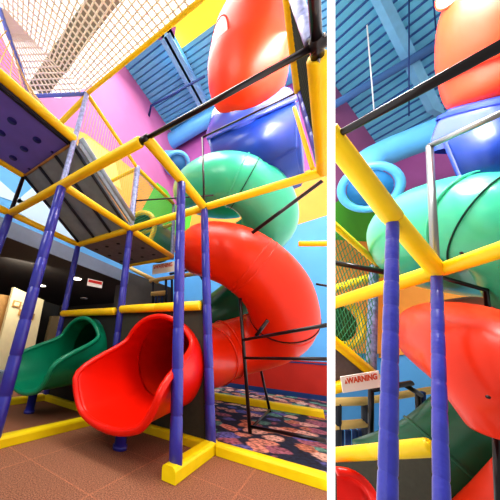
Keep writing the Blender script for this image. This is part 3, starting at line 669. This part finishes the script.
# ================================================================ second play room, right of the dividing wall (closer view)
FIRST = set(o.name for o in COL.objects)
Apt = [(387, 520, .98), (389, 429, 1.15), (390, 351, 1.32), (391, 283, 1.48), (392.5, 222, 1.65)]
Dpt = [(441, 520, 1.12), (440, 452, 1.28), (438.5, 385, 1.45), (437.5, 326, 1.61), (436.5, 272, 1.8)]
GP2 = 'blue padded posts of the right play frame'; GB2 = 'yellow padded beams of the right play frame'
def rpost(a, b, r, label):
    a, b = at(*a), at(*b); t = thing('padded_post', a, label, 'post', GP2)
    bm = bmesh.new(); P, Rr = foam_path(a, b, r, .17, .92); add_tube(bm, P, Rr, 20); link('foam_sleeve', bm, 'blue', t)
rpost((387, 520, .98), (392.5, 222, 1.65), .034, 'front blue padded post right of the white divider')
rpost((442, 520, 1.12), (436.5, 274, 1.8), .031, 'blue padded post before the red tube, second right of white divider')
def rbar(a, b, r, label, m='yellow', nm='padded_beam', grp=GB2, cat='beam', **k): return bar(nm, at(*a), at(*b), r, m, label, cat, grp, **k)
rbar((326, 130, 1.54), (393, 218, 1.66), .062, 'amber padded beam from white divider down to the front post', joint=1.3)
rbar((393, 218, 1.66), (437, 271, 1.8), .058, 'amber padded beam from front post down to the second post', joint=1.3)
rbar((331, 304, 2.55), (434, 272, 1.82), .056, 'yellow padded beam behind the front post, right of divider', joint=1.3)
rbar((440, 270, 1.8), (512, 246, 1.36), .048, 'yellow padded beam running right across the sea green tube', joint=1.3)
rbar((331, 455, 1.9), (432, 447, 1.34), .045, 'yellow padded bar at the bottom above dark board', joint=.5)
rbar((328, 336, 2.9), (375, 376, 3.05), .062, 'small yellow deck-edge beam above the orange WARNING sign', joint=1.3)
rbar((331, 389, 2.9), (374, 376, 3.05), .062, 'short yellow beam just above the orange WARNING sign', joint=1.3)
rbar((331, 222, 2.9), (381, 267, 3.5), .04, 'slim yellow rail over green netting right of divider', joint=1.3, nm='handrail', grp=None, cat='rail')
rbar((331, 290, 3.6), (384, 273, 3.9), .06, 'yellow rail behind the green netting right of divider', joint=1.3, nm='handrail', grp=None, cat='rail')
def rpipe(pts, r, m, label, nm='steel_pipe', cat='pipe'): return pipe(nm, [at(*p) for p in pts], r, m, label, cat)
rpipe([(328, 140, 1.6), (515, 38, .85)], .024, 'black', 'long black pipe crossing the right room from divider to right edge')
rpipe([(435.5, 270, 1.82), (429.5, 146, 2.25)], .026, 'bolt', 'grey chrome upright above the second post of the right room')
rpipe([(429.5, 146, 2.25), (515, 107, 1.75)], .026, 'bolt', 'grey chrome pipe across front of the right blue hopper')
rpipe([(331, 262, 2.6), (384, 272, 2.4)], .028, 'black', 'short black rod left of the front post of right room')
rpipe([(440, 277, 2.3), (486, 290, 2.2), (488, 310, 2.25)], .02, 'black', 'thin dark bracket below the yellow beam at right')
rpipe([(496, 430, 1.7), (499, 505, 1.6)], .02, 'black', 'thin black upright at lower right edge')
rpipe([(374, 266, 3.5), (371, 372, 3.05)], .055, 'silver', 'pale blue post behind the front post, by green netting', 'upper_post', 'post')
net('rail_net', at(331, 226, 3.0), at(380, 270, 3.5), at(372, 372, 3.05), at(331, 336, 2.9), 11, 12, .0045, 'netg', 'green netting between white divider and pale blue post', diag=True)

# right spiral slide, given by centreline nodes
sr = thing('spiral_slide', at(480, 400, 2.5), 'enclosed spiral tube slide right of the divider, sea green above and red below', 'slide')
gr_ = spline([at(470, 262, 3.5), at(428, 250, 3.2), at(423, 236, 2.9), at(436, 226, 2.6), at(465, 221, 2.3), at(500, 226, 2.1), at(540, 246, 2.0), at(560, 290, 2.1)], 8)
section(gr_, [lerpf([0, .3, .5, 1], [.52, .52, .46, .42], k / (len(gr_) - 1)) for k in range(len(gr_))], 'green_l', 'tube_section', sr)['label'] = 'sea green tube turn'
rr_ = spline([at(480, 325, 3.0), at(452, 332, 2.75), at(444, 338, 2.45), at(456, 343, 2.1), at(482, 355, 1.75), at(514, 379, 1.5), at(548, 420, 1.4)], 8)
section(rr_, [lerpf([0, .35, .6, 1], [.36, .365, .365, .35], k / (len(rr_) - 1)) for k in range(len(rr_))], 'red', 'tube_section', sr)['label'] = 'red tube turn'
flange(sr, gr_, 37, .45, 'gseam', .006); flange(sr, gr_, 34, .46, 'green_l', .012)
bm = bmesh.new(); add_tube(bm, [at(488, 397, 1.33), at(488, 397, 1.30)], .010, 8); link('bolt', bm, 'seam', sr)
lp = spline([at(560, 500, 1.9), at(500, 545, 2.2), at(440, 570, 2.3)], 8); section(lp, .33, 'red', 'tube_section', sr)['label'] = 'lower red tube bend'
bm = bmesh.new(); add_tube(bm, [at(461.5, 253, 1.98), at(461.5, 253, 1.94)], .012, 8); link('bolt', bm, 'seam', sr)
sg2 = thing('tube_slide', at(440, 430, 3.2), 'dark green tube slide behind second post of the right room', 'slide')
gp2 = spline([at(520, 392, 2.6), at(480, 430, 2.7), at(435, 462, 2.8), at(380, 480, 3.0)], 8)
section(gp2, .42, 'green_d', 'tube_section', sg2); flange(sg2, gp2, 14, .42, 'green_d', .02)
# red mouth top at the bottom left
mo = thing('slide_mouth', at(336, 520, 1.6), 'rounded top of a red slide mouth at bottom, right of divider', 'slide')
mp = spline([at(336.5, 471, 1.72), at(350, 473, 1.7), at(362, 480, 1.68), at(371, 491, 1.65), at(377, 506, 1.6), at(380, 530, 1.55), at(378, 560, 1.5)], 6)
bm = bmesh.new(); add_tube(bm, mp, .028, 10); link('rolled_lip', bm, 'redmouth', mo)
bm = bmesh.new(); ctr = at(338, 560, 1.6)
r0 = [bm.verts.new(p) for p in mp]; r1_ = [bm.verts.new(p + (ctr - p) * .12 + (p - CAM).normalized() * .35) for p in mp]
for k in range(len(mp) - 1): bm.faces.new((r0[k], r0[k + 1], r1_[k + 1], r1_[k]))
bm.faces.new(r1_ + [bm.verts.new(ctr + (ctr - CAM).normalized() * .35)]); link('tube_shell', bm, 'redmouth', mo)
# dark board below the yellow bar
bm = bmesh.new(); add_slab(bm, [at(332, 457, 2.3), at(440, 447, 1.85), at(450, 560, 1.6), at(332, 560, 2.0)], (RC.transposed() @ Vector((0, 0, .03))))
tag(link('backing_board', bm, 'panel', smooth=False), 'dark olive board below the yellow bar in the right room', 'panel')
bm = bmesh.new(); add_slab(bm, [at(331, 345, 2.98), at(370, 374, 3.1), at(331, 386, 2.98)], (RC.transposed() @ Vector((0, -.03, 0))))
tag(link('small_deck', bm, 'deckgrey', smooth=False), 'grey deck underside corner right of divider', 'deck')
# hopper and dome of the right room
h2 = thing('slide_hopper', at(490, 150, 2.4), 'blue box hopper at right edge under orange-red dome', 'hopper')
bm = bmesh.new(); back = ray(490, 150).normalized() * .7
add_slab(bm, [at(441, 140, 2.35), at(540, 92, 2.0), at(540, 188, 1.9), at(462, 192, 2.2)], back); bmesh.ops.bevel(bm, geom=bm.edges[:], offset=.04, segments=3, affect='EDGES'); link('hopper_box', bm, 'bplast', h2)
cp2 = spline([at(492, 146, 2.75), at(498, 122, 2.7), at(503, 100, 2.65), at(506, 82, 2.6)], 5); n = len(cp2)
bm = bmesh.new(); add_tube(bm, cp2, [lerpf([0, .2, .5, .7, 1], [.45, .50, .47, .4, .33], k / (n - 1)) for k in range(n)], 40, caps=False); link('flared_collar', bm, 'collar', h2)
bm = bmesh.new(); add_tube(bm, [cp2[8], cp2[9]], [.485, .475], 40, caps=False); link('collar_seam', bm, 'bplast', h2)
dm2 = thing('dome_tube', at(500, 40, 2.6), 'orange-red dome tube at the top right corner with white window edge', 'slide')
P = smooth(spline([at(500, 104, 2.62), at(502, 92, 2.6), at(505, 70, 2.6), at(506, 40, 2.55), at(508, 5, 2.5), at(518, -30, 2.5), at(545, -60, 2.5)], 8), 2); n = len(P)
rads = smooth([lerpf([0, .12, .3, .5, .7, 1], [.15, .38, .46, .50, .49, .42], k / (n - 1)) for k in range(n)], 2)
bm = bmesh.new(); add_tube(bm, P, rads, 44); link('tube_shell', bm, 'red_d', dm2)
bubble(dm2, at(509, -27, 2.5), .47, .27, .2, .75)

# WARNING sign
cs = at(361, 382, 2.2); ux = (at(378, 380, 2.2) - at(340, 386, 2.2)); vy = RC.transposed() @ Vector((0, -1, 0))
sign('warning_sign', cs, ux, vy, ux.length, .155, 'white sign with orange WARNING lettering left of the right front post', 'WARNING', 'signor')
# crawl tube ring
t = thing('crawl_tube', at(345, 318, 4), 'dark green crawl tube with yellow ring at the white divider, right room', 'tube')
c = at(338, 322, 3.9); nrm = (CAM - c).normalized() + (RC.transposed() @ Vector((.6, 0, 0))); nrm.normalize(); u = nrm.orthogonal().normalized(); v = nrm.cross(u)
bm = bmesh.new(); add_tube(bm, [c + nrm * .05 + u * .36 * math.cos(a) + v * .36 * math.sin(a) for a in [2 * math.pi * k / 36 for k in range(36)]], .06, 10, closed=True); link('ring', bm, 'yellow', t)
bm = bmesh.new(); add_tube(bm, [c, c - nrm * .8], .3, 30); link('tube_shell', bm, 'green_d', t)
# background rails of the right room
t = thing('background_rail', at(350, 430, 3.6), 'black and yellow railing frame left of the front post, right room', 'railing')
def r2(nm, a, b, r, m): bm = bmesh.new(); add_tube(bm, [at(*a), at(*b)], r, 8); link(nm, bm, m, t)
r2('top_rail', (331, 402, 3.7), (368, 401, 3.7), .06, 'netp'); r2('lower_rail', (331, 426, 3.7), (366, 423, 3.7), .06, 'netp')
r2('top_rail', (365, 401, 3.7), (432, 390, 3.7), .05, 'netp')
for x in (337, 366): r2('upright', (x, 402, 3.7), (x, 446, 3.7), .06, 'rib')
for x in (341, 348, 355, 361): r2('baluster', (x, 430, 3.75), (x, 448, 3.75), .04, 'navy')
r2('black_rail', (371, 450, 3.4), (371, 390, 3.4), .035, 'black'); r2('black_rail', (371, 390, 3.4), (412, 383, 3.4), .035, 'black'); r2('black_rail', (405, 385, 3.4), (421, 395, 3.4), .035, 'black')
r2('black_rail', (418, 394, 3.5), (419, 425, 3.5), .035, 'black'); r2('black_rail', (423, 392, 3.5), (424, 420, 3.5), .03, 'navy')
# shell
K = at(381, 150, 7.5); Kb = at(376, 470, 5.5); Wl = at(324, 70, 6.6); Wlb = at(324, 470, 4.9); Wr = at(560, 55, 5.2); Wrb = at(560, 520, 4.0)
def lin(a, b, t): return a + (b - a) * t
def wall(name, a, ab, b, bb, bands, mats):
    """a/b tops and ab/bb bottoms; bands are polygons in (s along, t down) coordinates"""
    bm = bmesh.new(); n = (b - a).cross(ab - a).normalized()
    if (CAM - a).dot(n) < 0: n = -n
    add_slab(bm, [a, b, bb, ab], -n * .1, 0)
    for pts, mi, k in bands: poly(bm, [lin(lin(a, b, s), lin(ab, bb, s), tt) + n * (.08 * k) for s, tt in pts], mi)
    return struct(link(name, bm, None, smooth=False, mats=mats))
wall('wall_left', Wl, Wlb, K, Kb, [([(0, .42), (.3, .33), (1, .1), (1, .45), (0, .5)], 1, 1), ([(0, .5), (1, .36), (1, .7), (0, .76)], 2, 2), ([(0, .76), (1, .68), (1, 1), (0, 1)], 3, 1)], ['purple', 'gwall', 'orange', 'sky'])
wall('wall_right', K, Kb, Wr, Wrb, [([(0, .2), (.12, .2), (.12, .45), (0, .45)], 1, 1), ([(0, .42), (1, .42), (1, .66), (0, .72)], 2, 2), ([(0, .72), (1, .66), (1, 1), (0, 1)], 3, 1)], ['violet', 'gwall', 'orange', 'sky'])
V4 = Wl - K; U4 = Wr - K
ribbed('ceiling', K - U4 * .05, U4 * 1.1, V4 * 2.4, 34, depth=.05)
bm = bmesh.new(); add_tube(bm, [at(322, 112, 6.3), at(500, 8, 5)], .1, 10); tag(link('conduit', bm, 'rib_b'), 'dark purlin under the roof deck of the right room', 'conduit')
bm = bmesh.new()
a, b = at(380, -12, 5.2), at(440, 112, 6.0); s = RC.transposed() @ Vector((.17, .08, 0))
add_slab(bm, [a - s, b - s, b + s, a + s], RC.transposed() @ Vector((0, 0, .15))); tag(link('steel_beam', bm, 'steel', smooth=False), 'pale blue steel roof beam crossing the right room roof', 'beam')
for x0_, y0_, x1_, y1_, l in ((367, 25, 374, 110, 'thin white hanging cable near the divider, right room'), (409, -5, 409, 116, 'thin dark hanging cable under the steel beam, right room'), (433, -5, 436, 30, 'thin pale cable beside dome tube of the right room')):
    rpipe([(x0_, y0_, 4.9), (x1_, y1_, 5.2)], .012, 'white' if l.startswith('thin white') else 'navy', l, 'hanging_cable', 'cable')
dk = thing('air_duct', at(420, 140, 5), 'wide sky blue air duct with elbow and ring vent, right room', 'duct')
bm = bmesh.new(); add_tube(bm, spline([at(520, 98, 3.9), at(440, 131, 4.5), at(385, 153, 4.8), at(366, 166, 4.75), at(366, 190, 4.6)], 8), .27, 24); link('duct_pipe', bm, 'duct', dk)
c = at(369, 188, 4.3); ring_disc(dk, c, (CAM - c).normalized() + Vector((0, 0, -.3)), .40, .07, 'duct', 'teal')

SECOND = set(o.name for o in COL.objects) - FIRST
# every wall, beam and pipe ends where it meets the dividing wall
pn = ray(331.2, 100).cross(ray(331.2, 400)).normalized()
if pn.dot(ray(450, 250)) < 0: pn = -pn
for o in list(COL.objects):
    if o.type != 'MESH' or o.name.startswith('wall_divider'): continue
    sd = 1 if o.name in SECOND or (o.parent and o.parent.name in SECOND) else -1
    ds = [(v.co - CAM).dot(pn) * sd for v in o.data.vertices]
    if min(ds) >= 0: continue
    bm = bmesh.new(); bm.from_mesh(o.data)
    bmesh.ops.bisect_plane(bm, geom=bm.verts[:] + bm.edges[:] + bm.faces[:], plane_co=CAM + pn * sd * .003, plane_no=-pn * sd, clear_outer=True)
    bm.to_mesh(o.data); bm.free()
    if len(o.data.vertices) == 0: bpy.data.objects.remove(o)
# ---------------------------------------------------------------- light
w = bpy.data.worlds.new('world'); SC.world = w; w.use_nodes = True
w.node_tree.nodes['Background'].inputs[0].default_value = (1, .97, .93, 1); w.node_tree.nodes['Background'].inputs[1].default_value = .45
def area(name, loc, target, size, power, col=(1, 1, 1)):
    l = bpy.data.lights.new(name, 'AREA'); l.energy = power; l.size = size; l.color = col; l.specular_factor = .45
    o = bpy.data.objects.new(name, l); COL.objects.link(o); o.location = loc; o.rotation_euler = (Vector(target) - Vector(loc)).to_track_quat('-Z', 'Y').to_euler()
area('skylight_lamp', (-1.6, 1.6, 9.2), (-1, 3.6, 1), 4.5, 480, (1, .98, .95))
area('key_lamp', (-1.8, -2.5, 4.5), (-1.5, 4, 1.6), 2.5, 140, (1, .96, .9))
area('wall_wash_lamp', (-1.5, 4.5, 8.5), (-2.5, 7, 5), 2.5, 60, (1, 1, 1))
area('cafe_fill', (-5.0, 2.2, 2.2), (-6.5, 3, .8), .8, 28, (1, .94, .82))  # added fill that brightens the cream partition, not a fixture of the room
area('right_room_lamp', at(380, -60, 2.4), at(430, 260, 3.0), 1.6, 280, (1, 1, 1))
